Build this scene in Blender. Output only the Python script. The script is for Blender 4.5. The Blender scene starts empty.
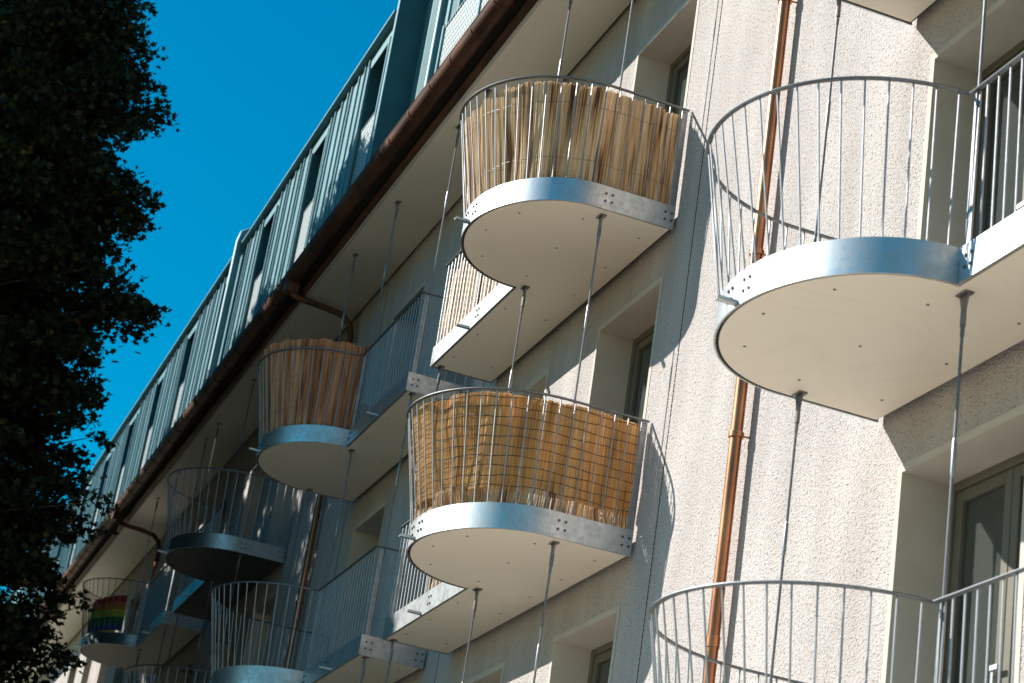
import bpy, bmesh, math, random
import numpy as np
from mathutils import Vector, Matrix
random.seed(7); rng = np.random.default_rng(11)
S = bpy.context.scene; COL = S.collection

# ---------------------------------------------------------------- camera, sky, sun, exposure
cd = bpy.data.cameras.new('camera'); cam = bpy.data.objects.new('camera', cd); COL.objects.link(cam)
fw = Vector((-0.88532, 0.27323, 0.37624)); rt = Vector((0.34779, 0.92617, 0.14579)); up = Vector((0.30862, -0.25992, 0.91498))
cam.matrix_world = Matrix(((rt.x, up.x, -fw.x, 14.8875), (rt.y, up.y, -fw.y, -5.8985), (rt.z, up.z, -fw.z, -4.7921), (0, 0, 0, 1)))
cd.sensor_width = 36; cd.lens = 2055.46*36/1024; cd.clip_start = .1; cd.clip_end = 2000
cd.dof.use_dof = True; cd.dof.focus_distance = 17.0; cd.dof.aperture_fstop = 3.2
S.camera = cam
SUNV = Vector((-.7, -1, .8)).normalized()
el = math.asin(SUNV.z); az = math.atan2(SUNV.x, SUNV.y)
w = bpy.data.worlds.new('World'); S.world = w; w.use_nodes = True
nt = w.node_tree; bg = nt.nodes['Background']
sk = nt.nodes.new('ShaderNodeTexSky'); sk.sky_type = 'NISHITA'; sk.sun_disc = False
sk.sun_elevation = el; sk.sun_rotation = az % (2*math.pi); sk.air_density = 1.25; sk.dust_density = .0; sk.ozone_density = 2.5
hs = nt.nodes.new('ShaderNodeHueSaturation'); hs.inputs['Saturation'].default_value = 2.0; hs.inputs['Hue'].default_value = .486
nt.links.new(sk.outputs[0], hs.inputs['Color']); nt.links.new(hs.outputs[0], bg.inputs[0]); bg.inputs[1].default_value = .080
sl = bpy.data.lights.new('sun', 'SUN'); so = bpy.data.objects.new('sun', sl); COL.objects.link(so)
sl.energy = 4.9; sl.angle = math.radians(.5); sl.color = (1, .945, .88)
so.rotation_euler = (-SUNV).to_track_quat('-Z', 'Y').to_euler()
S.view_settings.view_transform = 'Standard'; S.view_settings.look = 'None'; S.view_settings.gamma = 1
S.view_settings.exposure = .6

# ---------------------------------------------------------------- materials
def newmat(name):
    m = bpy.data.materials.new(name); m.use_nodes = True
    return m, m.node_tree, m.node_tree.nodes['Principled BSDF']
def ramp(nt, stops):
    r = nt.nodes.new('ShaderNodeValToRGB'); e = r.color_ramp.elements
    while len(e) < len(stops): e.new(.5)
    for k, (p, c) in enumerate(stops): e[k].position = p; e[k].color = (*c, 1)
    return r
def mat(name, c, c2=None, rough=.5, metal=0, scale=8, bump=0, bscale=60, stretch=(1, 1, 1), detail=6, spec=.5, lo=.35, hi=.65):
    m, nt, b = newmat(name); L = nt.links.new
    tc = nt.nodes.new('ShaderNodeTexCoord'); mp = nt.nodes.new('ShaderNodeMapping'); mp.inputs['Scale'].default_value = stretch
    L(tc.outputs['Object'], mp.inputs[0])
    n = nt.nodes.new('ShaderNodeTexNoise'); n.inputs['Scale'].default_value = scale; n.inputs['Detail'].default_value = detail
    L(mp.outputs[0], n.inputs['Vector'])
    c2 = c2 or tuple(x*.85 for x in c)
    r = ramp(nt, [(lo, c2), (hi, c)]); L(n.outputs['Fac'], r.inputs[0]); L(r.outputs[0], b.inputs['Base Color'])
    b.inputs['Roughness'].default_value = rough; b.inputs['Metallic'].default_value = metal
    b.inputs['Specular IOR Level'].default_value = spec
    if bump:
        n2 = nt.nodes.new('ShaderNodeTexNoise'); n2.inputs['Scale'].default_value = bscale; n2.inputs['Detail'].default_value = 4
        L(mp.outputs[0], n2.inputs['Vector'])
        bp = nt.nodes.new('ShaderNodeBump'); bp.inputs['Strength'].default_value = bump; bp.inputs['Distance'].default_value = .01
        L(n2.outputs['Fac'], bp.inputs['Height']); L(bp.outputs[0], b.inputs['Normal'])
    return m
M = {}
def wallmat():
    m, nt, b = newmat('roughcast_plaster'); L = nt.links.new
    tc = nt.nodes.new('ShaderNodeTexCoord')
    n1 = nt.nodes.new('ShaderNodeTexNoise'); n1.inputs['Scale'].default_value = 42; n1.inputs['Detail'].default_value = 8; n1.inputs['Roughness'].default_value = .75
    L(tc.outputs['Object'], n1.inputs['Vector'])
    v = nt.nodes.new('ShaderNodeTexVoronoi'); v.inputs['Scale'].default_value = 75; v.feature = 'F1'
    L(tc.outputs['Object'], v.inputs['Vector'])
    pit = nt.nodes.new('ShaderNodeTexNoise'); pit.inputs['Scale'].default_value = 46; pit.inputs['Detail'].default_value = 3
    L(tc.outputs['Object'], pit.inputs['Vector'])
    pr = ramp(nt, [(.33, (0, 0, 0)), (.44, (1, 1, 1))]); L(pit.outputs['Fac'], pr.inputs[0])
    a = nt.nodes.new('ShaderNodeMath'); a.operation = 'MULTIPLY_ADD'; L(n1.outputs['Fac'], a.inputs[0]); a.inputs[1].default_value = 1.0
    L(v.outputs['Distance'], a.inputs[2])
    a2 = nt.nodes.new('ShaderNodeMath'); a2.operation = 'MULTIPLY_ADD'; L(pr.outputs[0], a2.inputs[0]); a2.inputs[1].default_value = .55; L(a.outputs[0], a2.inputs[2])
    bp = nt.nodes.new('ShaderNodeBump'); bp.inputs['Strength'].default_value = 1; bp.inputs['Distance'].default_value = .010
    L(a2.outputs[0], bp.inputs['Height']); L(bp.outputs[0], b.inputs['Normal'])
    # weather streaks, tone variation, and the pits' shade put into the colour
    mp = nt.nodes.new('ShaderNodeMapping'); mp.inputs['Scale'].default_value = (1.6, 1, .35); L(tc.outputs['Object'], mp.inputs[0])
    n3 = nt.nodes.new('ShaderNodeTexNoise'); n3.inputs['Scale'].default_value = 1.5; n3.inputs['Detail'].default_value = 5; L(mp.outputs[0], n3.inputs['Vector'])
    r3 = ramp(nt, [(.3, (.51, .47, .445)), (.65, (.63, .585, .555))]); L(n3.outputs['Fac'], r3.inputs[0])
    rp = ramp(nt, [(.30, (.40, .34, .28)), (.42, (1, 1, 1))]); L(pit.outputs['Fac'], rp.inputs[0])
    mx = nt.nodes.new('ShaderNodeMix'); mx.data_type = 'RGBA'; mx.blend_type = 'MULTIPLY'; mx.inputs['Factor'].default_value = .75
    L(r3.outputs[0], mx.inputs['A']); L(rp.outputs[0], mx.inputs['B']); L(mx.outputs['Result'], b.inputs['Base Color'])
    b.inputs['Roughness'].default_value = .95; b.inputs['Specular IOR Level'].default_value = .15
    return m
M['wall'] = wallmat()
M['smooth'] = mat('smooth_plaster', (.60, .56, .49), (.55, .51, .45), .85, scale=3, bump=.15, bscale=90, spec=.2)
M['soffit'] = mat('soffit_paint', (.86, .775, .655), (.83, .745, .62), .6, scale=1.2, detail=3, bump=.03, bscale=3, spec=.3)
def stainmat():
    m, nt, b = newmat('water_marked_soffit_paint'); L = nt.links.new
    tc = nt.nodes.new('ShaderNodeTexCoord'); n = nt.nodes.new('ShaderNodeTexNoise'); n.inputs['Scale'].default_value = 1.05; n.inputs['Detail'].default_value = 1.2; n.inputs['Distortion'].default_value = .9
    L(tc.outputs['Object'], n.inputs['Vector'])
    r = ramp(nt, [(.30, (.86, .775, .655)), (.46, (.855, .77, .65)), (.485, (.83, .745, .625)), (.53, (.85, .765, .645)), (.60, (.86, .775, .655)), (.62, (.83, .745, .625)), (.64, (.86, .775, .655))])
    L(n.outputs['Fac'], r.inputs[0]); L(r.outputs[0], b.inputs['Base Color']); b.inputs['Roughness'].default_value = .5; b.inputs['Specular IOR Level'].default_value = .3
    return m
M['stained'] = stainmat()
def galv(name, c, c2, rough):
    m, nt, b = newmat(name); L = nt.links.new
    tc = nt.nodes.new('ShaderNodeTexCoord')
    v = nt.nodes.new('ShaderNodeTexVoronoi'); v.inputs['Scale'].default_value = 28; L(tc.outputs['Object'], v.inputs['Vector'])
    n = nt.nodes.new('ShaderNodeTexNoise'); n.inputs['Scale'].default_value = 5; n.inputs['Detail'].default_value = 8; n.inputs['Roughness'].default_value = .7; L(tc.outputs['Object'], n.inputs['Vector'])
    mx = nt.nodes.new('ShaderNodeMix'); mx.data_type = 'FLOAT'; mx.inputs['Factor'].default_value = .2; L(n.outputs['Fac'], mx.inputs['A']); L(v.outputs['Color'], mx.inputs['B'])
    r = ramp(nt, [(.3, c2), (.7, c)]); L(mx.outputs['Result'], r.inputs[0]); L(r.outputs[0], b.inputs['Base Color'])
    r2 = ramp(nt, [(.3, (rough+.12,)*3), (.7, (rough-.06,)*3)]); L(mx.outputs['Result'], r2.inputs[0]); L(r2.outputs[0], b.inputs['Roughness'])
    b.inputs['Metallic'].default_value = 1
    bp = nt.nodes.new('ShaderNodeBump'); bp.inputs['Strength'].default_value = .12; bp.inputs['Distance'].default_value = .01; L(n.outputs['Fac'], bp.inputs['Height']); L(bp.outputs[0], b.inputs['Normal'])
    return m
M['galv'] = galv('galvanised_steel', (.66, .69, .69), (.44, .47, .48), .42)
M['darksoffit'] = mat('dark_soffit_plate', (.055, .06, .06), (.03, .033, .035), .6, scale=4)
M['rail'] = galv('galvanised_rail_steel', (.46, .47, .48), (.30, .31, .32), .42)
M['handrail'] = galv('handrail_steel', (.27, .29, .31), (.17, .185, .20), .45)
M['rod'] = galv('rod_steel', (.30, .30, .31), (.17, .17, .18), .45)
M['bolt'] = mat('bolt_steel', (.16, .16, .17), None, .45, .8)
M['gap'] = mat('dark_gap', (.03, .028, .025), None, .9)
M['deck'] = mat('concrete_deck', (.35, .33, .30), None, .85)
M['copper'] = mat('weathered_copper', (.62, .25, .115), (.30, .115, .06), .36, .9, scale=5, bump=.15, bscale=14, stretch=(1, 1, .5), lo=.3, hi=.7)
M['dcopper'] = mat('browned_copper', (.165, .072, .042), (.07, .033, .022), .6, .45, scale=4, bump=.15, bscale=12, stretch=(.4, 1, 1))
M['attic'] = mat('pale_green_sheet_metal', (.14, .30, .33), (.10, .23, .255), .5, .15, scale=3, stretch=(1.5, 1, .5), bump=.05, bscale=5)
M['atticdark'] = mat('teal_sheet_metal', (.035, .13, .15), (.025, .10, .12), .5, .2, scale=3)
M['frame'] = mat('greige_window_frame', (.17, .155, .115), (.15, .135, .10), .5, scale=5)
M['curtain'] = mat('curtain_cloth', (.36, .35, .30), (.16, .16, .14), .9, scale=6, stretch=(5, 5, .15))
M['room'] = mat('room_interior', (.10, .09, .08), None, .9)
M['ground'] = mat('ground_grit', (.10, .11, .06), (.06, .07, .035), .95, scale=.6)
M['gravel'] = mat('brown_gravel', (.11, .09, .065), (.07, .055, .04), .95, scale=25)
M['paving'] = mat('pale_paving', (.80, .73, .62), (.72, .66, .56), .9, scale=3)
M['lawn'] = mat('lawn', (.05, .075, .02), (.03, .05, .014), .95, scale=4, bump=.5, bscale=40)
M['asphalt'] = mat('asphalt', (.06, .06, .06), (.045, .045, .045), .9, scale=30)
M['bark'] = mat('bark', (.07, .055, .04), (.03, .024, .018), .95, scale=10, bump=.6, bscale=20, stretch=(1, 1, .3))
def glassmat():
    m, nt, b = newmat('window_glass')
    b.inputs['Base Color'].default_value = (.32, .37, .34, 1); b.inputs['Roughness'].default_value = .02
    b.inputs['Transmission Weight'].default_value = .85; b.inputs['IOR'].default_value = 1.5
    return m
M['glass'] = glassmat()
def reedmat(name, cols, fu=70, translucent=.25, rough=.65):
    m, nt, b = newmat(name); L = nt.links.new
    uv = nt.nodes.new('ShaderNodeUVMap'); uv.uv_map = 'uv'
    def ns(sx, sy, d=2):
        mp = nt.nodes.new('ShaderNodeMapping'); mp.inputs['Scale'].default_value = (sx, sy, 1); L(uv.outputs[0], mp.inputs[0])
        n = nt.nodes.new('ShaderNodeTexNoise'); n.inputs['Scale'].default_value = 1; n.inputs['Detail'].default_value = d; L(mp.outputs[0], n.inputs['Vector']); return n
    n = ns(fu, 1.3); n2 = ns(9, .7, 3); n3 = ns(160, 8, 2)
    a = nt.nodes.new('ShaderNodeMath'); a.operation = 'MULTIPLY_ADD'; a.inputs[1].default_value = .55; L(n2.outputs['Fac'], a.inputs[0])
    a0 = nt.nodes.new('ShaderNodeMath'); a0.operation = 'MULTIPLY'; a0.inputs[1].default_value = .55; L(n.outputs['Fac'], a0.inputs[0]); L(a0.outputs[0], a.inputs[2])
    r = ramp(nt, [(.41, cols[0]), (.49, cols[1]), (.56, cols[2]), (.66, cols[3])]); L(a.outputs[0], r.inputs[0])
    L(r.outputs[0], b.inputs['Base Color']); b.inputs['Roughness'].default_value = rough; b.inputs['Specular IOR Level'].default_value = .35
    bp = nt.nodes.new('ShaderNodeBump'); bp.inputs['Strength'].default_value = .5; bp.inputs['Distance'].default_value = .006; L(n3.outputs['Fac'], bp.inputs['Height']); L(bp.outputs[0], b.inputs['Normal'])
    tr = nt.nodes.new('ShaderNodeBsdfTranslucent'); L(r.outputs[0], tr.inputs[0]); ms = nt.nodes.new('ShaderNodeMixShader'); ms.inputs[0].default_value = translucent
    L(b.outputs[0], ms.inputs[1]); L(tr.outputs[0], ms.inputs[2]); L(ms.outputs[0], nt.nodes['Material Output'].inputs[0])
    return m
M['reed_pale'] = reedmat('pale_reed', [(.12, .055, .022), (.50, .29, .13), (.80, .56, .30), (.92, .74, .50)])
M['reed_gold'] = reedmat('golden_reed', [(.34, .16, .05), (.66, .36, .12), (.76, .45, .16), (.86, .60, .30)], fu=150, translucent=.32)
M['reed_brown'] = reedmat('brown_willow', [(.10, .037, .015), (.36, .145, .06), (.50, .22, .10), (.66, .36, .19)], fu=45, translucent=.15)
def leafmat(name, c, c2):
    m, nt, b = newmat(name); L = nt.links.new
    g = nt.nodes.new('ShaderNodeNewGeometry'); r = ramp(nt, [(0, c2), (.85, c), (.97, tuple(x*1.6 for x in c)), (1, (.16, .09, .015))])
    L(g.outputs['Random Per Island'], r.inputs[0]); L(r.outputs[0], b.inputs['Base Color']); b.inputs['Roughness'].default_value = .55; b.inputs['Specular IOR Level'].default_value = .25
    tr = nt.nodes.new('ShaderNodeBsdfTranslucent'); L(r.outputs[0], tr.inputs[0]); ms = nt.nodes.new('ShaderNodeMixShader'); ms.inputs[0].default_value = .22
    L(b.outputs[0], ms.inputs[1]); L(tr.outputs[0], ms.inputs[2]); L(ms.outputs[0], nt.nodes['Material Output'].inputs[0])
    return m
M['leaf'] = leafmat('maple_leaves', (.024, .034, .009), (.011, .016, .005))
def perfmat():
    m, nt, b = newmat('perforated_sheet'); L = nt.links.new
    tc = nt.nodes.new('ShaderNodeTexCoord'); mp = nt.nodes.new('ShaderNodeMapping'); mp.inputs['Scale'].default_value = (1, 0, 1); L(tc.outputs['Object'], mp.inputs[0])
    v = nt.nodes.new('ShaderNodeTexVoronoi'); v.inputs['Scale'].default_value = 12; v.inputs['Randomness'].default_value = 0; L(mp.outputs[0], v.inputs['Vector'])
    r = ramp(nt, [(.30, (.04, .09, .10)), (.36, (.42, .47, .44))]); L(v.outputs['Distance'], r.inputs[0]); L(r.outputs[0], b.inputs['Base Color']); b.inputs['Roughness'].default_value = .5
    return m
M['perf'] = perfmat()
M['darkpane'] = mat('dark_attic_glass', (.015, .03, .035), None, .15)

# ---------------------------------------------------------------- mesh helpers
class MB:
    def __init__(s): s.v = []; s.f = []; s.uv = None
    def add(s, vs, fs):
        o = len(s.v); s.v += [tuple(x) for x in vs]; s.f += [tuple(i+o for i in f) for f in fs]
    def box(s, a, b):
        x0, y0, z0 = a; x1, y1, z1 = b
        s.add([(x0,y0,z0),(x1,y0,z0),(x1,y1,z0),(x0,y1,z0),(x0,y0,z1),(x1,y0,z1),(x1,y1,z1),(x0,y1,z1)],
              [(0,3,2,1),(4,5,6,7),(0,1,5,4),(1,2,6,5),(2,3,7,6),(3,0,4,7)])
    def tube(s, pts, r, n=8, cap=True):
        pts = [Vector(p) for p in pts]; rr = r if isinstance(r, (list, tuple)) else [r]*len(pts)
        t0 = (pts[1]-pts[0]).normalized(); a = Vector((0,0,1)) if abs(t0.z) < .9 else Vector((1,0,0))
        u = t0.cross(a).normalized(); vs = []
        for i, p in enumerate(pts):
            t = (pts[min(i+1,len(pts)-1)]-pts[max(i-1,0)]).normalized()
            u = (u - t*u.dot(t)).normalized(); w_ = t.cross(u)
            for k in range(n):
                an = 2*math.pi*(k+.5)/n; vs.append(p + (u*math.cos(an)+w_*math.sin(an))*rr[i])
        fs = [(i*n+k, i*n+(k+1)%n, (i+1)*n+(k+1)%n, (i+1)*n+k) for i in range(len(pts)-1) for k in range(n)]
        if cap: fs += [tuple(range(n))[::-1], tuple(range((len(pts)-1)*n, len(pts)*n))]
        s.add(vs, fs)
    def cyl(s, c, ax, r, h, n=12):
        c = Vector(c); ax = Vector(ax).normalized(); s.tube([c, c+ax*h], r, n)
    def sweep(s, path, w_, h, z0):
        """flat-bar sweep along a plan path; w_ thickness inward, z0..z0+h"""
        n = len(path); vs = []
        for i, (x, y) in enumerate(path):
            a = Vector(path[max(i-1,0)]); b = Vector(path[min(i+1,n-1)]); t = (b-a).normalized(); q = Vector((-t.y, t.x))
            for (o, z) in ((0, z0), (w_, z0), (w_, z0+h), (0, z0+h)): vs.append((x+q.x*o, y+q.y*o, z))
        fs = [(i*4+k, i*4+(k+1)%4, (i+1)*4+(k+1)%4, (i+1)*4+k) for i in range(n-1) for k in range(4)]
        fs += [(3,2,1,0), tuple((n-1)*4+k for k in range(4))]
        s.add(vs, fs)
    def prism(s, poly, z0, z1):
        n = len(poly); s.add([(x,y,z0) for x,y in poly]+[(x,y,z1) for x,y in poly],
              [tuple(range(n))[::-1], tuple(range(n,2*n))]+[(i,(i+1)%n,n+(i+1)%n,n+i) for i in range(n)])
    def mesh(s, name, m, smooth=False, bevel=0):
        me = bpy.data.meshes.new(name); me.from_pydata(s.v, [], s.f)
        bm = bmesh.new(); bm.from_mesh(me); bmesh.ops.recalc_face_normals(bm, faces=bm.faces)
        if bevel: bmesh.ops.bevel(bm, geom=[e for e in bm.edges], offset=bevel, segments=1, affect='EDGES')
        bm.to_mesh(me); bm.free()
        if smooth:
            for p in me.polygons: p.use_smooth = True
            me.set_sharp_from_angle(angle=math.radians(40))
        me.materials.append(m); return me
    def build(s, name, m, parent=None, loc=(0,0,0), **k):
        return link(name, s.mesh(name, m, **k), parent, loc)
def link(name, me, parent=None, loc=(0,0,0)):
    o = bpy.data.objects.new(name, me); COL.objects.link(o); o.location = loc
    if parent: o.parent = parent
    return o
def tag(o, label=None, cat=None, group=None, kind=None):
    if label: o['label'] = label
    if cat: o['category'] = cat
    if group: o['group'] = group
    if kind: o['kind'] = kind
    return o
def copy_tree(o, parent=None):
    c = o.copy(); COL.objects.link(c)
    if parent: c.parent = parent
    for ch in o.children: copy_tree(ch, c)
    return c

# ---------------------------------------------------------------- dimensions (metres, wall plane y = 0)
DN, R, DB, DT, LN, HB, HR, H = .738, 1.0405, .814, 1.018, 4.5, .217, 1.179, 2.95
LB, LC = 4.576, 4.435
ZE, DE = 6.277, .840
UNITS = [0.0, -13.46, -26.95]          # near edges of the right-hand balconies
GAPW = .8406
GZ = -6.4
LV = [-H, 0.0, H]
XB = UNITS
XC = [3.944, -(LB+GAPW+LC), -13.46-(LB+GAPW+LC), -26.95-(LB+GAPW+LC)]    # far (bulge side) edges of the left-hand balconies

# ---------------------------------------------------------------- setting
g = MB(); g.add([(-400,-400,GZ),(400,-400,GZ),(400,400,GZ),(-400,400,GZ)], [(0,1,2,3)]); tag(g.build('ground', M['ground']), kind='structure')
g = MB(); g.add([(-70,-10.3,GZ+.135),(-1.8,-10.3,GZ+.135),(-1.8,-.9,GZ+.135),(-70,-.9,GZ+.135)], [(0,1,2,3)]); tag(g.build('lawn', M['lawn']), kind='structure')  # unseen lawn added to cut bounce light on the left soffits
g = MB(); g.add([(-1.5,-10.3,GZ+.13),(39.9,-10.3,GZ+.13),(39.9,-6.6,GZ+.13),(-1.5,-6.6,GZ+.13)], [(0,1,2,3)]); tag(g.build('added_gravel_strip', M['gravel']), kind='structure')  # unseen dark strip added to limit bounce light onto the wall
g = MB(); g.box((-70,-10.35,GZ-.2),(40,-.02,GZ+.12)); tag(g.build('pavement', M['paving']), kind='structure')  # unseen pavement, made pale to bounce light up to the soffits
g = MB(); g.add([(1.5,-24,GZ+.004),(45,-24,GZ+.004),(45,-10.5,GZ+.004),(1.5,-10.5,GZ+.004)], [(0,1,2,3)]); tag(g.build('added_forecourt', M['gravel']), kind='structure')  # unseen court, kept dark to hold bounce light down
g = MB(); g.box((-70,-10.5,GZ-.2),(40,-10.36,GZ+.12)); tag(g.build('kerb', M['deck']), kind='structure')
g = MB(); g.add([(-400,-42,GZ+.004),(400,-42,GZ+.004),(400,-34,GZ+.004),(-400,-34,GZ+.004)], [(0,1,2,3)]); tag(g.build('road', M['asphalt']), kind='structure')

# ---------------------------------------------------------------- the apartment building
bld = bpy.data.objects.new('apartment_building', None); COL.objects.link(bld); bld.location = (0,0,GZ)
tag(bld, 'long apartment building with cream roughcast wall, copper gutter and pale green metal attic', 'building')
def P(mb, name, m, parent=None, **k):            # part of the building, its verts in world coordinates
    o = mb.build(name, m, parent or bld, **k)
    if parent is None: o.location = (0,0,-GZ)
    return o
X0, X1 = -62.0, 24.0
ops = []                                            # openings (x0, x1, z0, z1)
cols = []
for x in [13.8]+XB: cols += [(x-1.56, x-.2), (x-4.1, x-2.9)]
for x in XC:
    o_ = .32 if x > 0 else .2
    cols += [(x+o_, x+o_+1.36), (x+2.9, x+4.1)]
cols = sorted(cols)
for (a, b) in cols:
    for z in LV+[-2*H]: ops.append((a, b, z+.15, z+2.535))
def wall_with_holes(mb, x0, x1, z0, z1, y, holes, depth):
    xs = sorted({x0, x1}|{h[0] for h in holes}|{h[1] for h in holes}); zs = sorted({z0, z1}|{h[2] for h in holes}|{h[3] for h in holes})
    hs_ = set(holes)
    for i in range(len(xs)-1):
        for j in range(len(zs)-1):
            cx, cz = (xs[i]+xs[i+1])/2, (zs[j]+zs[j+1])/2
            if any(h[0] < cx < h[1] and h[2] < cz < h[3] for h in hs_): continue
            mb.add([(xs[i],y,zs[j]),(xs[i+1],y,zs[j]),(xs[i+1],y,zs[j+1]),(xs[i],y,zs[j+1])], [(0,1,2,3)])
wm = MB(); wall_with_holes(wm, X0, X1, GZ, ZE+.4, 0, ops, .4)
me = bpy.data.meshes.new('wall'); me.from_pydata(wm.v, [], wm.f); me.materials.append(M['wall']); ow = link('wall', me, bld, (0,0,-GZ))
bk = MB(); bk.box((X0,1.9,GZ),(X1,11,9.15)); bk.box((X0,0.003,GZ),(X0+.3,1.9,9.15)); bk.box((X1-.3,.003,GZ),(X1,1.9,9.15))
P(bk, 'rear_block', M['room'])
sh = MB(); sh.box((X0-.01, .0, GZ), (X0-.004, 11.0, 9.1)); sh.box((X1+.004, .0, GZ), (X1+.01, 11.0, 9.1)); sh.box((X0, 11.004, GZ), (X1, 11.02, 9.1))
P(sh, 'outer_wall', M['smooth'])
T = .055; rvm = {}
for (a, b, z0, z1) in ops:
    key = round(b-a, 2); d = .40; w_ = b-a; h_ = z1-z0
    if key not in rvm:
        rv = MB()
        rv.add([(0,-.004,0),(0,d,0),(0,d,h_),(0,-.004,h_)], [(0,1,2,3)]); rv.add([(w_,-.004,0),(w_,d,0),(w_,d,h_),(w_,-.004,h_)], [(3,2,1,0)])
        rv.add([(0,-.004,h_),(w_,-.004,h_),(w_,d,h_),(0,d,h_)], [(0,1,2,3)]); rv.add([(0,-.004,0),(w_,-.004,0),(w_,d,0),(0,d,0)], [(3,2,1,0)])
        for (p, q, r_, s_) in ((-T, 0, 0, h_+T), (w_, w_+T, 0, h_+T), (0, w_, h_, h_+T)):
            rv.add([(p,-.004,r_),(q,-.004,r_),(q,-.004,s_),(p,-.004,s_)], [(0,1,2,3)])
        me = bpy.data.meshes.new('window_reveal'); me.from_pydata(rv.v, [], rv.f)
        bm = bmesh.new(); bm.from_mesh(me); bmesh.ops.remove_doubles(bm, verts=bm.verts, dist=1e-4); bm.to_mesh(me); bm.free(); me.materials.append(M['smooth']); rvm[key] = me
    link('window_reveal', rvm[key], bld, (a, 0, z0-GZ))
# floor slabs inside
fl = MB()
for z in LV+[-2*H]: fl.box((X0+.3, .42, z-.1), (X1-.3, 1.88, z+.12))
P(fl, 'floor_slab', M['room'])
# doors / windows
proto = {}
def door_tree(w_, h_):
    key = (round(w_,2), round(h_,2))
    root = bpy.data.objects.new('balcony_door', None)
    f = MB(); y0, y1 = .335, .40; t = .055
    f.box((0,y0,0),(t,y1,h_)); f.box((w_-t,y0,0),(w_,y1,h_)); f.box((t,y0,h_-t),(w_-t,y1,h_)); f.box((t,y0,0),(w_-t,y1,t))
    mf = f.mesh('frame', M['frame'], bevel=.004)
    lf = []
    k = 2
    ww = (w_-2*t)/k
    for i in range(k):
        f = MB(); a = t+i*ww+.004; b = t+(i+1)*ww-.004; yy0, yy1 = .352, .41; q = .075
        f.box((a,yy0,t+.004),(a+q,yy1,h_-t-.004)); f.box((b-q,yy0,t+.004),(b,yy1,h_-t-.004)); f.box((a+q,yy0,h_-t-.004-q),(b-q,yy1,h_-t-.004)); f.box((a+q,yy0,t+.004),(b-q,yy1,t+.10))
        gl = MB(); gl.box((a+q-.005,.378,t+.095),(b-q+.005,.384,h_-t-q))
        cu = MB(); N = 24; cx0, cx1 = (a+.02, a+ww*.55) if i == 0 else (b-ww*.5, b-.02)
        xs = [cx0+(cx1-cx0)*j/N for j in range(N+1)]
        cu.add([(x, .62+.025*math.sin(j*1.9), .1) for j, x in enumerate(xs)]+[(x, .62+.025*math.sin(j*1.9), h_-.05) for j, x in enumerate(xs)], [(j,j+1,N+2+j,N+1+j) for j in range(N)])
        lf.append((f.mesh('leaf_frame', M['frame'], bevel=.004), gl.mesh('pane', M['glass']), cu.mesh('curtain', M['curtain'], smooth=True)))
    hd = MB(); hd.box((w_/2-.05,.31,1.0),(w_/2-.025,.352,1.12)); hd.box((w_/2-.05,.30,1.09),(w_/2+.03,.315,1.12)); hm = hd.mesh('handle', M['galv'])
    return mf, lf, hm
nd = 0
for (a, b) in cols:
    w_ = b-a; h_ = 2.535-.15; key = round(w_,2)
    if key not in proto: proto[key] = door_tree(w_, h_)
    mf, lf, hm = proto[key]
    for zi, z in enumerate(LV+[-2*H]):
        o = link('balcony_door', mf, bld, (a, 0, z+.15-GZ))
        for (l, p_, c) in lf:
            link('leaf_frame', l, o); link('pane', p_, o)
            if (nd*7+zi*3) % 5 != 0: link('curtain', c, o)
        link('handle', hm, o); nd += 1
# expansion joints in the plaster
for x in (.4, -5.0, -10.25, -13.05):
    ej = MB(); z = GZ+.2
    while z < ZE-.1:
        ej.box((x-.0032,-.005,z),(x+.0032,.001,z+.036)); z += .045
    ej.box((x-.0015,-.002,GZ+.2),(x+.0015,.0015,ZE-.1)); P(ej, 'expansion_joint', M['gap'])
# eave soffit
ev = MB(); ev.box((X0,-DE+.035,ZE),(X1,-.03,ZE+.03)); P(ev, 'eave_soffit', M['soffit'])
ev = MB(); ev.box((X0,-DE,ZE-.012),(X1,-DE+.032,ZE+.06)); P(ev, 'soffit_edge', M['smooth'])
ev = MB(); ev.box((X0,-DE+.01,ZE+.034),(X1,-.003,ZE+.40)); P(ev, 'eave_core', M['gap'])
# copper fascia roll and gutter
fa = MB(); N = 7; vs = []
prof = [(-DE-.003, ZE+.015), (-DE-.035, ZE+.02), (-DE-.06, ZE+.05), (-DE-.065, ZE+.09), (-DE-.05, ZE+.13), (-DE-.02, ZE+.15), (-DE-.01, ZE+.42), (-DE+.02, ZE+.42), (-DE+.005, ZE+.02)]
fa.add([(X0,y,z) for y,z in prof]+[(X1,y,z) for y,z in prof], [(i,(i+1)%9,9+(i+1)%9,9+i) for i in range(9)])
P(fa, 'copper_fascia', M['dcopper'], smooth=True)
GY, GZC, GR = -1.075, ZE+.20, .105
gu = MB(); pr = []
for k in range(13):
    a = math.pi+math.pi*k/12; pr.append((GY+GR*math.cos(a), GZC+GR*math.sin(a)))
pr = [(GY-GR-.012, GZC+.02)]+pr+[(GY+GR, GZC+.05)]; pin = [(y*1.0+(GY-y)*.06, z+(GZC+.03-z)*.06) for y, z in pr]
full = pr+pin[::-1]; n = len(full)
gu.add([(X0,y,z) for y,z in full]+[(X1,y,z) for y,z in full], [(i,(i+1)%n,n+(i+1)%n,n+i) for i in range(n)]+[tuple(range(n))[::-1], tuple(range(n,2*n))])
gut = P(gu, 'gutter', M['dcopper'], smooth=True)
jm = MB(); jp = [(GY+(GR+.009)*math.cos(math.pi+math.pi*k/12), (GR+.009)*math.sin(math.pi+math.pi*k/12)) for k in range(13)]
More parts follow.
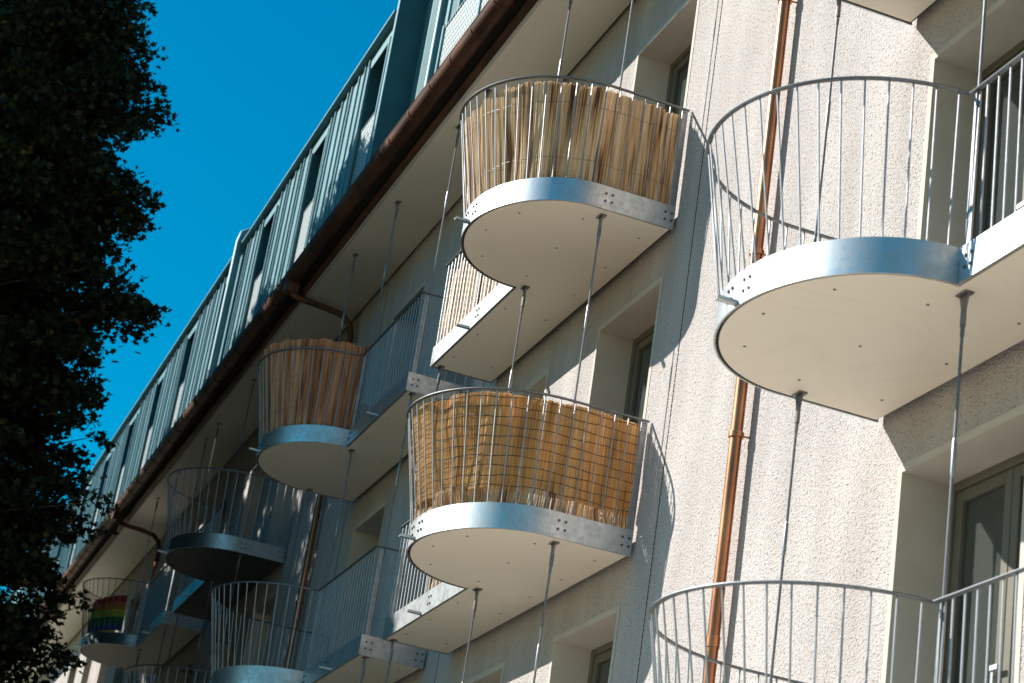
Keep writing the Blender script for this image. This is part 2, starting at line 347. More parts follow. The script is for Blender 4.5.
jm.add([(-.02,y,z) for y,z in jp]+[(.02,y,z) for y,z in jp]+[(-.02,y*.985+GY*.015,z*.9) for y,z in jp]+[(.02,y*.985+GY*.015,z*.9) for y,z in jp],
       [(i,i+1,14+i,13+i) for i in range(12)]+[(i,i+1,27+i,26+i) for i in range(12)]+[(13+i,14+i,40+i,39+i) for i in range(12)])
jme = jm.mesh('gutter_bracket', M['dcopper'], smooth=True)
x = 3.0
while x > -44:
    link('gutter_bracket', jme, gut, (x+.04*math.sin(x*7), 0, GZC)); x -= .74
# attic storey
AY, AZ0, AZ1 = -.95, ZE+.33, 9.20
aw = [(-9.6,-8.68), (-12.62,-11.75), (-15.7,-14.8), (-18.5,-17.7), (-21.6,-20.75), (-24.6,-23.75), (-27.6,-26.75), (-30.6,-29.75), (-33.6,-32.75), (-36.6,-35.75), (-39.6,-38.75)]
XF = -8.36
am = MB(); holes = [(a, b, 7.05, 8.98) for a, b in aw]
wall_with_holes(am, X0, XF, AZ0, AZ1, AY, holes, .3)
for (a, b, z0, z1) in holes:
    jb = MB()
    for xx in (a, b): jb.add([(xx,AY,z0),(xx,AY+.28,z0),(xx,AY+.28,z1),(xx,AY,z1)], [(0,1,2,3)])
    jb.add([(a,AY,z1),(b,AY,z1),(b,AY+.28,z1),(a,AY+.28,z1)], [(0,1,2,3)]); jb.add([(a,AY,z0),(b,AY,z0),(b,AY+.28,z0),(a,AY+.28,z0)], [(0,1,2,3)])
    P(jb, 'attic_window_recess', M['atticdark'])
x = XF-.12
k = 0
while x > -44:
    inw = [h for h in holes if h[0]-.045 < x < h[1]+.045]
    spans = [(AZ0, AZ1-.04)] if not inw else [(AZ0, 7.02)]
    dp = .024
    for (z0, z1) in spans: am.box((x-.02, AY-dp, z0), (x+.022, AY+.002, z1))
    x -= (.36, .20, .31)[k % 3]; k += 1
for (a, b, z0, z1) in holes:
    am.box((a-.05, AY-.03, z0-.02), (a-.006, AY+.002, z1)); am.box((b+.006, AY-.03, z0-.02), (b+.05, AY+.002, z1))
atw = P(am, 'attic_wall', M['attic'])
rc = MB(); rc.box((X0, AY-.10, AZ1+.0), (XF-.004, AY+.25, AZ1+.03)); P(rc, 'roof_edge', M['attic'])
rf = MB(); rf.box((X0-.05, AY+.26, 9.16), (XF, 11.05, 9.26)); rf.box((XF+.002, -.2, 9.16), (X1+.05, 11.05, 9.9)); P(rf, 'roof', M['atticdark'])
lg = MB(); lg.box((X0, AY-.03, AZ0-.03), (X1, AY-.001, AZ0+.012)); P(lg, 'drip_ledge', M['attic'])
eb = MB(); eb.box((X0, -.965, ZE+.20), (X1, -.862, AZ0-.035)); P(eb, 'eave_shade_strip', M['gap'])  # near-black strip added to stand in for shade behind the gutter
wmesh = {}
for i, (a, b) in enumerate(aw):
    w_ = b-a; f = MB(); f.box((0,0,0),(w_,.05,1.93)); fr = f.mesh('attic_window', M['atticdark'])
    o = link('attic_window', fr, bld, (a, AY+.23, 7.05-GZ))
    f = MB(); f.box((.04,-.012,.95),(w_-.04,-.004,1.86)); f.build('pane', M['darkpane'], o)
    f = MB(); f.box((.012,-.20,.03),(w_-.012,-.19,.92)); f.tube([(0.012,-.195,.93),(w_-.012,-.195,.93)], .014, 6); f.build('perforated_panel', M['perf'], o)
# the tall fin and the recessed bay to the right of it
fn = MB(); fn.box((XF+.001, AY-.07, AZ0), (XF+.10, -.2, 10.4)); P(fn, 'attic_fin', M['attic'])
fs_ = MB(); fs_.box((XF+.102, AY-.06, AZ0), (XF+.106, -.2, 10.4)); P(fs_, 'fin_side_shade', M['atticdark'])  # darker teal on the near side stands in for its shade
rb = MB(); RY = -.64
rb.box((XF+.11, RY, AZ0), (X1, -.2, 10.4))
for xx in (-6.35, -6.1, -5.85, -5.6, -5.2, -4.9, -4.6, -4.2, -3.8, -3.4, -3, -2.4, -1.8, -1.2, -.6, 0): rb.box((xx-.022, RY-.06, AZ0), (xx+.022, RY+.002, 10.4))
P(rb, 'attic_bay_wall', M['attic'])
rd = MB(); rd.box((-7.9, RY-.012, AZ0), (-7.15, RY-.003, 10.3)); rd.box((-6.85, RY-.012, AZ0), (-6.42, RY-.003, 10.3)); P(rd, 'attic_bay_glazing', M['atticdark'])
ap = MB(); ap.tube([(-7.02, RY-.09, AZ0), (-7.02, RY-.09, 10.4)], .055, 10); P(ap, 'attic_downpipe', M['attic'], smooth=True)
ap = MB(); ap.tube([(-17.2, AY-.12, AZ0), (-17.2, AY-.12, 9.25), (-17.2, AY-.09, 9.42), (-17.2, AY+.02, 9.5), (-17.2, AY+.3, 9.5)], .065, 10); P(ap, 'attic_downpipe', M['attic'], smooth=True)
pf = MB(); pf.box((-5.8, AY+.02, AZ0+.08), (-1.5, AY+.03, AZ0+1.05)); pf.tube([(-5.85, AY+.025, AZ0+1.07), (-1.45, AY+.025, AZ0+1.07)], .02, 6); P(pf, 'perforated_balustrade', M['perf'])
for xx in (-5.88, -4.4, -2.9, -1.42):
    pp = MB(); pp.box((xx-.03, AY+.0, AZ0+.013), (xx+.03, AY+.07, AZ0+1.12)); P(pp, 'balustrade_post', M['attic'])
# copper downpipes with swan necks from the gutter
cl = MB(); cl.tube([(0,-.10,-.02),(0,-.10,.02)], .058, 14); cl.tube([(0,-.1,0),(.02,.0,0)], .008, 6); clm = cl.mesh('pipe_clip', M['copper'], smooth=True)
cj = MB(); cj.tube([(0,-.10,-.05),(0,-.10,.03)], .052, 14); cjm = cj.mesh('pipe_joint', M['copper'], smooth=True)
for i, xp in enumerate((1.95, -11.55, -25.35)):
    dpi = MB(); dpi.tube([(xp,-.10,GZ+.13)]+[(xp,-.10,z) for z in (-5,-3,-1,1,3,4.6,5.6)], .046, 16)
    sn = MB(); sn.tube([(xp,-.10,5.6),(xp,-.102,5.85),(xp,-.15,6.02),(xp,-.28,6.13),(xp,-.55,6.17),(xp,-.85,6.19),(xp,-1.02,6.22),(xp,-1.075,6.30),(xp,-1.075,6.42)], .046, 16)
    d = P(dpi, 'copper_downpipe', M['copper'], smooth=True)
    sn.build('swan_neck', M['dcopper'], d, smooth=True)  # darker copper than the pipe, standing in for shade on the neck
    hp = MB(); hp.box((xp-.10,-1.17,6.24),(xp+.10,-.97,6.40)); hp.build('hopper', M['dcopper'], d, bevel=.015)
    for z in (-4.6, -2.0, .47, 1.95, 4.2): link('pipe_clip', clm, d, (xp, 0, z+.0))
    for z in (-4.0, -1.2, 1.65, 4.7): link('pipe_joint', cjm, d, (xp, 0, z+.12))

# ---------------------------------------------------------------- balconies
def outline(L, db, off=0, r=None, n=40):
    """plan path from the wall along the side plate, round the bulge, along the front, back to the wall (u, v)"""
    r = r or R
    p = [(off, .03), (off, DN)]
    arc = [(R-(r-off)*math.cos(a), DN+(db-off)*math.sin(a)) for a in [math.pi*k/n for k in range(1, n)]]
    return p, arc, [(2*R-off, DN-off if off else DN), (L-off, DN-off if off else DN), (L-off, .03)]
def ring(L, db, off=0, ds=.02, v0=.03):
    """dense polyline with arclength; returns list of (u,v) and s"""
    pts = [(off, v0), (off, DN)]
    pts += [(R-(R-off)*math.cos(math.pi*k/60), DN+(db-off)*math.sin(math.pi*k/60)) for k in range(1, 61)]
    pts[-1] = (2*R-off, DN-off)
    pts += [(L-off, DN-off), (L-off, v0)]
    return pts
def arclen(pts):
    s = [0]
    for a, b in zip(pts, pts[1:]): s.append(s[-1]+math.hypot(b[0]-a[0], b[1]-a[1]))
    return s
def at(pts, s, q):
    for i in range(len(s)-1):
        if q <= s[i+1] or i == len(s)-2:
            t = (q-s[i])/max(1e-9, s[i+1]-s[i]); a, b = pts[i], pts[i+1]
            return (a[0]+(b[0]-a[0])*t, a[1]+(b[1]-a[1])*t)
bolt_mesh = None
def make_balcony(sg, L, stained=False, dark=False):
    """sg=-1: bulge at the near side, runs away from the camera; sg=+1: mirrored."""
    W = lambda u, v, z=0: (sg*u, -v, z)
    root = bpy.data.objects.new('balcony', None); COL.objects.link(root)
    pts = ring(L, DB); t = .012
    def plate(path, name, z0=0, h=HB):
        mb = MB(); pp = [(sg*u, -v) for u, v in path]
        mb.sweep(pp, t if sg > 0 else -t, h, z0)
        # sweep offsets left of travel; ensure it goes inward
        return mb.build(name, M['galv'], root, smooth=True)
    side = plate([(0, .03), (0, DN-.001)], 'side_plate')
    mid = 2+34
    c1 = plate(pts[1:32], 'curved_plate'); c2 = plate([pts[31]]+pts[32:62], 'curved_plate')
    front = plate([(2*R+.003, DN), (L-.0, DN)], 'front_plate'); end = plate([(L, DN-.014), (L, .03)], 'end_plate')
    # soffit
    inner = ring(L, DB, .032, v0=.055)
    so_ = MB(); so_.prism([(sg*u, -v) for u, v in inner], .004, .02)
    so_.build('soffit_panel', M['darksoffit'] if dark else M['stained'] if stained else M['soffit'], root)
    core = MB(); core.prism([(sg*u, -v) for u, v in ring(L, DB, .0125, v0=.032)], .021, .14); core.build('slab_core', M['gap'], root)
    dk = MB(); dk.prism([(sg*u, -v) for u, v in ring(L, DB, .02, v0=.034)], .142, .165); dk.build('deck', M['deck'], root)
    # screws
    sc = MB(); sc.cyl((0,0,0),(0,0,-1),.009,.004,8); scm = sc.mesh('screw', M['bolt'])
    for (u, v) in [(.35,.2),(1.1,.2),(1.85,.2),(2.6,.2),(3.4,.2),(4.15,.2),(.3,.75),(1.0,.72),(1.75,.72),(2.6,.62),(3.4,.62),(4.15,.62),(.55,1.25),(1.05,1.38),(1.6,1.22)]:
        if u < L-.15: link('screw', scm, root, W(u, v, .0035))
    # bolts: four at each splice
    bo = MB(); bo.tube([(0,-.001,0),(0,.008,0)], .0115, 6); bm_ = bo.mesh('bolt', M['bolt'])
    def bolts(parent, u, v, nx, ny):
        # tangent and outward normal (nx, ny) in (u,v)
        ta = (ny, -nx)
        for a in (-.03, .03):
            for zz in (.075, .145):
                b = link('bolt', bm_, parent, W(u+ta[0]*a+nx*.001, v+ta[1]*a+ny*.001, zz))
                nn = Vector((sg*nx, -ny, 0)); b.rotation_euler = (0, 0, math.atan2(nn.y, nn.x)-math.pi/2)
    bolts(side, 0, .09, -1, 0); bolts(side, 0, DN-.09, -1, 0)
    bolts(end, L, .09, 1, 0); bolts(end, L, DN-.09, 1, 0)
    bolts(front, 3.12, DN, 0, 1)
    if sg > 0: bolts(front, 2*R+.10, DN, 0, 1)
    def on_arc(a): return (R-R*math.cos(a), DN+DB*math.sin(a))
    a = math.pi/2+.10; u, v = on_arc(a); n_ = Vector((-math.cos(a)*DB, math.sin(a)*R)).normalized(); bolts(c2, u, v, n_.x, n_.y)
    a = math.pi/2-.10; u, v = on_arc(a); n_ = Vector((-math.cos(a)*DB, math.sin(a)*R)).normalized(); bolts(c1, u, v, n_.x, n_.y)
    # drain spouts
    for (u, v) in ((R, DN+DB), (3.35, DN)):
        sp = MB(); sp.box((-.022,-.13,0),(.022,.02,.006)); sp.box((-.022,-.13,.006),(-.018,.02,.022)); sp.box((.018,-.13,.006),(.022,.02,.022))
        sp.build('drain_spout', M['galv'], root, W(u, v, .012) if True else None)
    # railing
    top = ring(L, DT, 0, v0=.02); top[61] = (2*R, DN)
    top[62] = (L, DN); top[63] = (L, .02)
    bot = ring(L, DB, 0, v0=.02); bot[61] = (2*R, DN); bot[62] = (L, DN); bot[63] = (L, .02)
    st = arclen(top)
    rl = MB()
    hpts = [(sg*u, -v) for u, v in top]; hp_ = []
    for i, (x, y) in enumerate(hpts):
        if i in (1,): continue
        hp_.append((x, y))
    # flat handrail bar
    rl2 = MB()
    n = len(hpts); vs = []
    for i in range(n):
        a = Vector(hpts[max(i-1,0)]); b = Vector(hpts[min(i+1,n-1)]); tt = (b-a).normalized(); q = Vector((-tt.y, tt.x))
        if i == 62: q = Vector((-1*sg, 0)).normalized(); q = ((Vector(hpts[62])-Vector(hpts[61])).normalized()+(Vector(hpts[63])-Vector(hpts[62])).normalized()); q = Vector((-q.y, q.x)).normalized()*1.4
        for (o, z) in ((-.013, 0), (.013, 0), (.016, .006), (.013, .013), (-.013, .013), (-.016, .006)): vs.append((hpts[i][0]+q.x*o, hpts[i][1]+q.y*o, HR-.013+z))
    fs = [(i*6+k, i*6+(k+1)%6, (i+1)*6+(k+1)%6, (i+1)*6+k) for i in range(n-1) for k in range(6)]+[(5,4,3,2,1,0), tuple((n-1)*6+k for k in range(6))]
    rl2.add(vs, fs); hr = rl2.build('handrail', M['handrail'], root, smooth=True)
    sb = arclen(bot); marks = []
    segs = [(0, st[1], sb[0], sb[1], .125), (st[1], st[61], sb[1], sb[61], .132), (st[61], st[62], sb[61], sb[62], .112), (st[62], st[63], sb[62], sb[63], .12)]
    cnt = 0; cache = {}
    for (a0, a1, b0, b1, sp_) in segs:
        k = max(1, round((a1-a0)/sp_))
        for j in range(k):
            f = (j+.5)/k; tu, tv = at(top, st, a0+(a1-a0)*f); bu, bv = at(bot, sb, b0+(b1-b0)*f)
            # keep balusters just inside the plate
            cu, cv = (R, DN) if bu < 2*R else (bu, 0)
            d = Vector((cu-bu, cv-bv)).normalized()*.019 if bu < 2*R else Vector((0, -.019))
            if a0 == 0: d = Vector((.019, 0))
            if a0 == st[62]: d = Vector((-.019, 0))
            B_ = Vector(W(bu+d.x, bv+d.y, HB-.09)); T_ = Vector(W(tu+d.x*.3, tv+d.y*.3, HR-.012)); dv = T_-B_
            key = (round(dv.x, 4), round(dv.y, 4))
            if key not in cache:
                mb = MB(); mb.tube([(0,0,0), dv], .0062, 7); cache[key] = mb.mesh('baluster', M['rail'], smooth=True)
            link('baluster', cache[key], root, B_); cnt += 1
    for (u, v, wu, wv) in ((2*R+.05, DN-.02, .055, .012), (L-.02, DN-.06, .012, .05), (L-.02, .05, .012, .05), (.02, .05, .012, .05), (3.35, DN-.02, .045, .012)):
        ps = MB(); ps.box((-wu/2,-wv/2,0),(wu/2,wv/2,HR-HB+.09-.014)); ps.build('post', M['rail'], root, W(u, v, HB-.09), bevel=.002)
    return root
BA = {(-1, False): None}
protoB = make_balcony(-1, LB); protoC = make_balcony(1, LC); protoA = make_balcony(1, LC, True)
protoD = make_balcony(-1, LB, dark=True)  # variant whose soffit panel has a near-black colour
used = set()
def place(pr, x, z, name_label):
    if pr.name in used: o = copy_tree(pr)
    else: o = pr; used.add(pr.name)
    o.location = (x, 0, z); tag(o, name_label, 'balcony', 'round-ended steel balconies hung on the facade'); return o
place(protoB, 0, H, 'balcony with pale reed screening around its railing, nearest below the copper gutter')
place(protoB, 0, 0, 'balcony with golden woven reed screening and wire binding, in the middle of the picture')
place(protoB, 0, -H, 'bare balcony directly beneath the one with golden reed screening, mostly out of frame')
place(protoA, XC[0], 0, 'bare balcony with water rings on its cream underside, large at right beside the copper pipe')
place(protoC, XC[0], -H, 'bare balcony railing at bottom right in front of the balcony door and copper pipe')
place(protoC, XC[0], H, 'balcony at the top right corner, only a bit of its cream underside showing')
place(protoC, XC[1], H, 'balcony with tall brown willow screen rising above its handrail, lit in patches by tree shade')
place(protoC, XC[1], 0, 'bare balcony with blue grey railing at the bottom, left of the golden reed balcony')
place(protoC, XC[1], -H, 'bare balcony hidden below the bottom railing left of the golden reed balcony')
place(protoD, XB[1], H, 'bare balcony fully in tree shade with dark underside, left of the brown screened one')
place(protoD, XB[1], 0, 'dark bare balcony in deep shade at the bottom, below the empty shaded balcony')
place(protoC, XC[2], H, 'far balcony with rainbow cloth and white side screen, partly behind the tree')
place(protoC, XC[2], 0, 'far balcony in deep shade directly below the one with the rainbow cloth')

# ---------------------------------------------------------------- suspension rods
rodm = {}
br = MB()
br.tube([(0,0,-.20),(0,0,-.085)], .0165, 10); br.tube([(0,0,-.26),(0,0,-.20)], .012, 8)
br.add([(-.045,-.006,-.012),(.045,-.006,-.012),(.016,-.006,-.11),(-.016,-.006,-.11),(-.045,.006,-.012),(.045,.006,-.012),(.016,.006,-.11),(-.016,.006,-.11)],
       [(0,1,2,3),(7,6,5,4),(0,4,5,1),(1,5,6,2),(2,6,7,3),(3,7,4,0)])
br.box((-.052,-.028,-.012),(.052,.028,-.001))
brm = br.mesh('rod_bracket', M['rod'])
tb = MB(); tb.tube([(0,0,-.11),(0,0,-.09),(0,0,.09),(0,0,.11)], [.009,.0135,.0135,.009], 10); tbm = tb.mesh('turnbuckle', M['rail'], smooth=True)
def rod(x, zs, label, zlo=-5.0):
    ro = MB(); ro.tube([(0,0,0),(0,0,ZE-zlo)], .0088, 8)
    o = ro.build('suspension_rod', M['rod'], None, (x, -.64, zlo), smooth=True)
    tag(o, label, 'steel rod', 'steel rods hanging the balconies from the eave')
    for z in zs:
        link('rod_bracket', brm, o, (0, 0, z+.004-zlo))
    for z in zs[1:]+[ZE]: link('turnbuckle', tbm, o, (0, 0, z-.95-zlo))
    link('rod_bracket', brm, o, (0, 0, ZE-.0-zlo+.0))
Z2 = [-H, 0, H]
for x, l in ((-.15, 'steel rod at the near end of the two reed screened balconies'), (-2.0, 'steel rod at the inner corner of the two reed screened balconies'),
             (-LB+.07, 'steel rod at the far straight end of the two reed screened balconies'),
             (XC[0]+.10, 'steel rod in front of the roughcast wall right of the copper pipe'), (XC[0]+2.0, 'steel rod at the inner corner of the big bare balcony by the balcony door'),
             (XC[1]+.10, 'steel rod behind the round end of the brown screened balcony'), (XC[1]+2.0, 'steel rod at the inner corner of the brown screened balcony'), (-LB-GAPW-.07, 'steel rod at the near straight end of the brown screened balcony'),
             (XB[1]-.15, 'steel rod at the near side of the bare balcony in tree shade'), (XB[1]-2.0, 'steel rod at the inner corner of the bare balcony in tree shade'), (XB[1]-LB+.07, 'steel rod at the far end of the bare balcony in tree shade'),
             (XC[2]+.10, 'steel rod at the round end of the balcony with rainbow cloth'), (XC[2]+2.0, 'steel rod at the inner corner of the balcony with rainbow cloth'), (XC[2]+LC-.07, 'steel rod at the near straight end of the balcony with rainbow cloth')):
    rod(x, Z2, l)

# ---------------------------------------------------------------- screens
def screen(name, sg, L, x, z, s0, s1, zb, zt, m, label, wd=.011, wave=.0, wn=9, jag=.03, droop=None, off=.03, groups=None, scal=.012, gapk=1.0, parent=None):
    """upright stalks following the inside of the railing from arclength s0 to s1"""
    top = ring(L, DT, off, v0=.03); bot = ring(L, DB, off, v0=.03); st = arclen(top); sb = arclen(bot)
    def pos(s, zz, dep):
        # map top arclength to the matching bottom fraction
        for i in (1, 61, 62, 63):
            if s <= st[i] or i == 63:
                j = {1: 0, 61: 1, 62: 61, 63: 62}[i]; f = (s-st[j])/(st[i]-st[j]); break
        tu, tv = at(top, st, s); bu, bv = at(bot, sb, sb[j]+(sb[i]-sb[j])*f)
        k = (zz-HB)/(HR-HB); u = bu+(tu-bu)*k; v = bv+(tv-bv)*k
        # inward direction
        if u < 2*R and s > st[1]: d = Vector((R-u, DN-.2-v)).normalized()
        elif s <= st[1]: d = Vector((1, 0))
        elif s <= st[62]: d = Vector((0, -1))
        else: d = Vector((-1, 0))
        return (sg*(u+d.x*dep), -(v+d.y*dep), zz)
    vs, fs, uvs = [], [], []
    ph = random.random()*6; s = s0; layer = 0
    while s < s1 or layer == 0:
        if s >= s1: s = s0; layer = 1
        w_ = wd*random.uniform(.7, 1.35); g_ = math.sin(s*wn+ph)+.6*math.sin(s*wn*2.3+ph*2)
        dep = wave*(g_*.5+.8)+random.uniform(0, .004)+layer*.013
        tj = zt+(droop(s) if droop else 0)+random.uniform(-jag, jag*.4)+scal*math.sin(s*23); bj = zb+random.uniform(-.5, 1)*jag*.5
        lean = random.uniform(-.010, .010)+.015*math.sin(s*5)
        if random.random() < .03: lean += random.uniform(-.03, .03)
        tilt = random.uniform(-.22, .22)*w_
        lev = [bj, bj+(tj-bj)*.35, bj+(tj-bj)*.7, tj]; o = len(vs)
        for q, zz in enumerate(lev):
            f = q/3; ss = min(max(s+lean*f, .001), s1)
            dd = dep*(.6+.7*math.sin(2+3*f+s*3)**2)
            a = pos(max(ss-w_*.6, .001), zz, dd+tilt); c = pos(max(ss, .001), zz, dd-w_*.35); b = pos(ss+w_*.6, zz, dd-tilt)
            vs += [a, c, b]; uvs += [(s, zz)]*3
        for q in range(3):
            k = o+q*3; fs += [(k, k+1, k+4, k+3), (k+1, k+2, k+5, k+4)]
        s += w_*random.uniform(.6, .85)*gapk
        if random.random() < .012: s += w_*.8
    me = bpy.data.meshes.new(name); me.from_pydata(vs, [], fs)
    uvl = me.uv_layers.new(name='uv'); li = np.zeros(len(me.loops), int); me.loops.foreach_get('vertex_index', li)
    uvl.data.foreach_set('uv', np.array(uvs, float)[li].ravel()); me.materials.append(m)
    if parent: return link(name, me, parent), pos, st
    o = link(name, me, None, (x, 0, z)); tag(o, label, 'reed screen', None)
    return o, pos, st
# upper: pale loose reeds
dr = lambda s: -.025+.03*math.sin(s*1.7)+.004*math.sin(s*31)+(-.03 if s > 2.6 else 0)
o, pos, st = screen('reed_screen', -1, LB, 0, H, .06, 6.45, HB-.04, HR-.03, M['reed_pale'], 'pale loose reed screen tied inside the upper round balcony, uneven at the top', wd=.013, wave=.022, wn=11, jag=.018, scal=.005, droop=dr)
def wires(o, pos, zs, s0, s1, m, r=.0022, dep=-.004, amp=.006):
    for zz in zs:
        mb = MB(); N = int((s1-s0)/.05); mb.tube([pos(s0+(s1-s0)*k/N, zz+amp*math.sin(k*.7+zz*40), dep) for k in range(N+1)], r, 4); mb.build('binding_wire', m, o)
wires(o, pos, [.42, .95], .08, 5.9, M['bolt'], r=.0016)
# middle: golden woven reed with a grid of wire
o, pos, st = screen('reed_screen', -1, LB, 0, 0, .04, 5.3, HB+.13, HR-.02, M['reed_gold'], 'golden woven reed screen with wire grid inside the middle round balcony', wd=.0065, wave=.040, wn=7, jag=.012, scal=.003)
screen('frayed_edge', -1, LB, 0, 0, .04, 5.3, HB-.03, HB+.17, M['reed_pale'], None, wd=.006, wave=.042, wn=7, jag=.02, gapk=2.3, parent=o)
wires(o, pos, [.37+.083*k for k in range(10)], .05, 5.3, M['gap'], r=.0032, dep=-.004)
# left: tall brown willow
o, pos, st = screen('willow_screen', 1, LC, XC[1], H, .05, 3.92, HB-.03, HR+.14, M['reed_brown'], 'brown willow screen standing taller than the handrail of the round balcony', wd=.020, wave=.016, wn=6, jag=.012, off=.04)
wires(o, pos, [.45, .85, 1.22], .08, 3.4, M['bolt'], r=.0016)

# white translucent windscreen and rainbow cloth on the far balcony
M['voile'] = mat('white_screen_cloth', (.75, .76, .78), (.62, .63, .66), .8, scale=6)
def cloth(name, sg, L, x, z, s0, s1, z0, z1, m, off=.05, amp=.015, nz=14):
    top = ring(L, DT, off); bot = ring(L, DB, off); st = arclen(top); sb = arclen(bot); N = 60; mb = MB(); vs = []
    for j in range(nz+1):
        zz = z0+(z1-z0)*j/nz
        for i in range(N+1):
            s = s0+(s1-s0)*i/N; p = at(bot, sb, s*sb[-1]/st[-1]); d = amp*math.sin(i*.75+j*.15)+amp*.5*math.sin(i*.31)
            vs.append((sg*p[0]+d*.5, -p[1]+d, zz-.04*math.sin(i/N*math.pi)*(j/nz)))
    mb.add(vs, [(j*(N+1)+i, j*(N+1)+i+1, (j+1)*(N+1)+i+1, (j+1)*(N+1)+i) for j in range(nz) for i in range(N)])
    me = bpy.data.meshes.new(name); me.from_pydata(mb.v, [], mb.f); me.materials.append(m)
    for p in me.polygons: p.use_smooth = True
    o = link(name, me, None, (x, 0, z)); md = o.modifiers.new('thickness', 'SOLIDIFY'); md.thickness = .003; return o
o = cloth('windscreen_cloth', 1, LC, XC[2], H, 3.55, 5.9, .24, 1.10, M['voile']); tag(o, 'white cloth windscreen inside the straight railing of the far balcony', 'windscreen')
m, ntn, b = newmat('rainbow_cloth'); tc = ntn.nodes.new('ShaderNodeTexCoord'); sx = ntn.nodes.new('ShaderNodeSeparateXYZ'); ntn.links.new(tc.outputs['Object'], sx.inputs[0])
mr = ntn.nodes.new('ShaderNodeMapRange'); mr.inputs['From Min'].default_value = .25; mr.inputs['From Max'].default_value = 1.0; ntn.links.new(sx.outputs['Z'], mr.inputs['Value'])
r = ramp(ntn, [(0, (.03, .12, .3)), (.17, (.03, .2, .06)), (.36, (.8, .62, .04)), (.54, (.85, .22, .02)), (.72, (.75, .04, .02)), (.9, (.3, .02, .02))]); r.color_ramp.interpolation = 'CONSTANT'
ntn.links.new(mr.outputs[0], r.inputs[0]); ntn.links.new(r.outputs[0], b.inputs['Base Color']); b.inputs['Roughness'].default_value = .85
o = cloth('rainbow_cloth', 1, LC, XC[2], H, 1.0, 3.2, .27, .92, m, amp=.03, off=.08); tag(o, 'rainbow striped cloth hung inside the round railing of the far balcony', 'cloth')

# ---------------------------------------------------------------- trees
ZR = [(-5.2, 1.0), (-4.4, 2.9), (-3, 3.9), (-1, 4.2), (.3, 4.32), (.86, 4.26), (1.89, 3.97), (2.79, 4.36), (3.46, 4.55), (3.73, 4.02), (4.35, 4.22), (4.84, 4.05), (5.29, 4.5), (5.72, 4.34), (5.82, 3.7), (6.38, 3.78), (6.68, 4.11), (7.57, 3.81), (8.31, 3.87), (9.17, 3.66), (10.01, 3.29), (10.32, 3.16), (10.8, 2.3), (11.2, 1.3), (11.5, .3)]
def rad(z):
    return float(np.interp(z, [a for a, b in ZR], [b for a, b in ZR]))
def leaf_template():
    # small five-lobed maple leaf, unit size, slightly cupped
    p = [(0,0,0), (.42,.05,.03), (.30,.28,.0), (.62,.50,.08), (.24,.55,.0), (.0,1.0,.06), (-.24,.55,.0), (-.62,.50,.08), (-.30,.28,.0), (-.42,.05,.03)]
    return np.array(p, float)
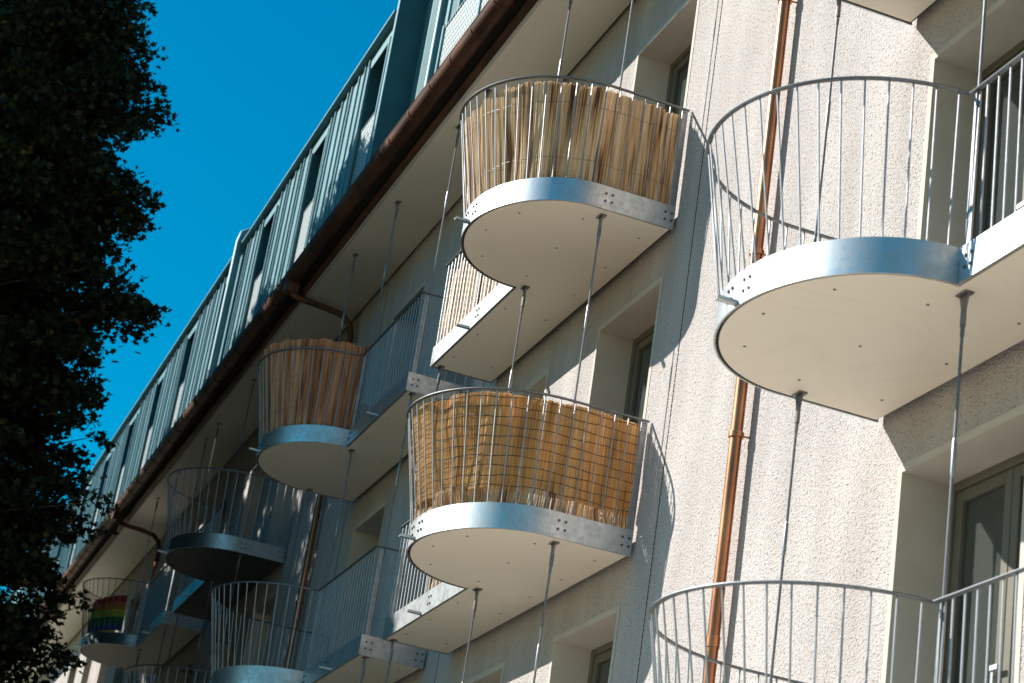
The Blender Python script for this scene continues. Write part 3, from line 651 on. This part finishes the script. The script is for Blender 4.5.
def tree(x, y, s, seed, nclump, nleaf, label, leafsz=.092, zoff=0.0, rs=1.0, nx=.83):
    rg = np.random.default_rng(seed)
    root = bpy.data.objects.new('maple_tree', None); COL.objects.link(root); root.location = (x, y, GZ)
    tag(root, label, 'tree', 'street trees in front of the building')
    tk = MB(); pts = [(0,0,-.1),(.03,.02,1.5),(.06,-.03,3.2),(.0,.05,5),(.1,0,8),(.0,.1,11.5),(.05,0,15.0)]
    tk.tube(pts, [.30,.24,.21,.19,.14,.09,.03], 12); tk.build('trunk', M['bark'], root, smooth=True)
    C = []; tries = 0; sprays = []
    while len(C) < nclump:
        zsel = rg.random(); z = rg.uniform(-4.8, 11.2) if zsel < .5 else (rg.uniform(-2.5, 4.5) if zsel < .72 else rg.uniform(5.2, 10.6)); rr = rad(z)*rs
        q = math.sqrt(rg.uniform(.03, 1))
        if rg.random() < .55: q = rg.uniform(.86, 1.0)
        a = rg.uniform(0, 2*math.pi); rc = max(.1, (rr-.27)*q*rg.uniform(.93, 1.05)); ln = rg.uniform(.5, 1.1)
        sprays.append((rc, a, z))
        for t_ in range(6):                       # a spray: clumps strung outward along one bough, drooping at the tip
            f = (t_-4)/5*ln+rg.normal()*.08; r2 = max(.05, rc+f); a2 = a+rg.normal()*.16/max(.6, rc)*1.6
            C.append((r2*math.cos(a2)*(nx if math.cos(a2) > 0 else 1.0), r2*math.sin(a2), z-.12*f-.10*f*f+rg.normal()*.10-GZ+zoff, rg.uniform(.2, .42)*(1.15-.1*t_)))
    C = np.array(C)
    bm_ = MB()
    for i in range(5, len(C), 12):
        c = C[i]; z0 = max(1.5, c[2]-1.2-rg.uniform(.3, 1.6)); r0 = np.hypot(c[0], c[1])
        bm_.tube([(0.03,0,z0), (c[0]*.45, c[1]*.45, z0+(c[2]-z0)*.55+.15), (c[0]*.95, c[1]*.95, c[2])], [.045, .025, .006], 5, cap=False)
    bm_.build('branch', M['bark'], root)
    T_ = leaf_template(); ci = rg.integers(0, len(C), nleaf); n = nleaf
    dirs = rg.normal(size=(n, 3)); dirs /= np.linalg.norm(dirs, axis=1)[:, None]
    rr = rg.random(n)**.45
    cen = C[ci, :3]+dirs*(rr*C[ci, 3]*rg.uniform(.6, 1.35, n))[:, None]*np.array([1.3, 1.3, .6])
    # random frames, leaf normal biased upward, hanging a little outward
    nn = rg.normal(size=(n, 3))*.75+np.array([0, 0, 1.0]); nn /= np.linalg.norm(nn, axis=1)[:, None]
    uu = rg.normal(size=(n, 3)); uu -= (uu*nn).sum(1)[:, None]*nn; uu /= np.linalg.norm(uu, axis=1)[:, None]; ww = np.cross(nn, uu)
    sz = leafsz*rg.uniform(.6, 1.35, n)*s
    V = cen[:, None, :]+sz[:, None, None]*(T_[None, :, 0, None]*uu[:, None, :]+T_[None, :, 1, None]*ww[:, None, :]+T_[None, :, 2, None]*nn[:, None, :])
    k = len(T_); me = bpy.data.meshes.new('crown'); me.vertices.add(n*k); me.vertices.foreach_set('co', V.reshape(-1))
    quads = np.array([(0,1,2,8,9),(2,3,4,6,8)][0:0] or [(0,1,2,8),(2,4,6,8),(2,3,4,4),(6,7,8,8),(4,5,6,6)])
    # faces: polygons (0,1,2,8,9), (2,3,4,6... ) written as one 10-gon per leaf
    me.loops.add(n*k); me.polygons.add(n)
    me.loops.foreach_set('vertex_index', np.arange(n*k)); me.polygons.foreach_set('loop_start', np.arange(n)*k); me.polygons.foreach_set('loop_total', np.full(n, k))
    me.update(calc_edges=True); me.materials.append(M['leaf']); link('crown', me, root)
    return root
tree(-12.3, -7.1, 1, 3, 9600, 480000, 'large dark maple in leaf at the left edge, nearest to the camera', nx=.60)
tree(-18.2, -7.9, 1, 5, 3600, 170000, 'second maple behind the large dark one, standing farther along the building', leafsz=.115, rs=1.04, nx=1, zoff=.15)
tree(-24.6, -8.0, 1, 9, 3000, 110000, 'third maple of the row, hidden for the most part behind the nearer crowns', leafsz=.15, rs=1.05, nx=1)
for i_, (tx, ty) in enumerate(((-16.5, -15.5), (-23.5, -16), (-30.5, -16.5))):  # unseen trees added to block sky light from the left facade
    tree(tx, ty, 1, 21+i_, 1500, 45000, ('maple', 'broad maple', 'tall maple')[i_]+' added out of view to block sky light, %s of its row' % ('nearest', 'middle one', 'farthest')[i_], leafsz=.20, rs=1.0, nx=1)
tree(-31.5, -8.2, 1, 8, 2200, 80000, 'farthest maple in the row, seen only through gaps in the nearer crowns', leafsz=.15, rs=1.05, nx=1)

S.render.resolution_x = 1024; S.render.resolution_y = 683
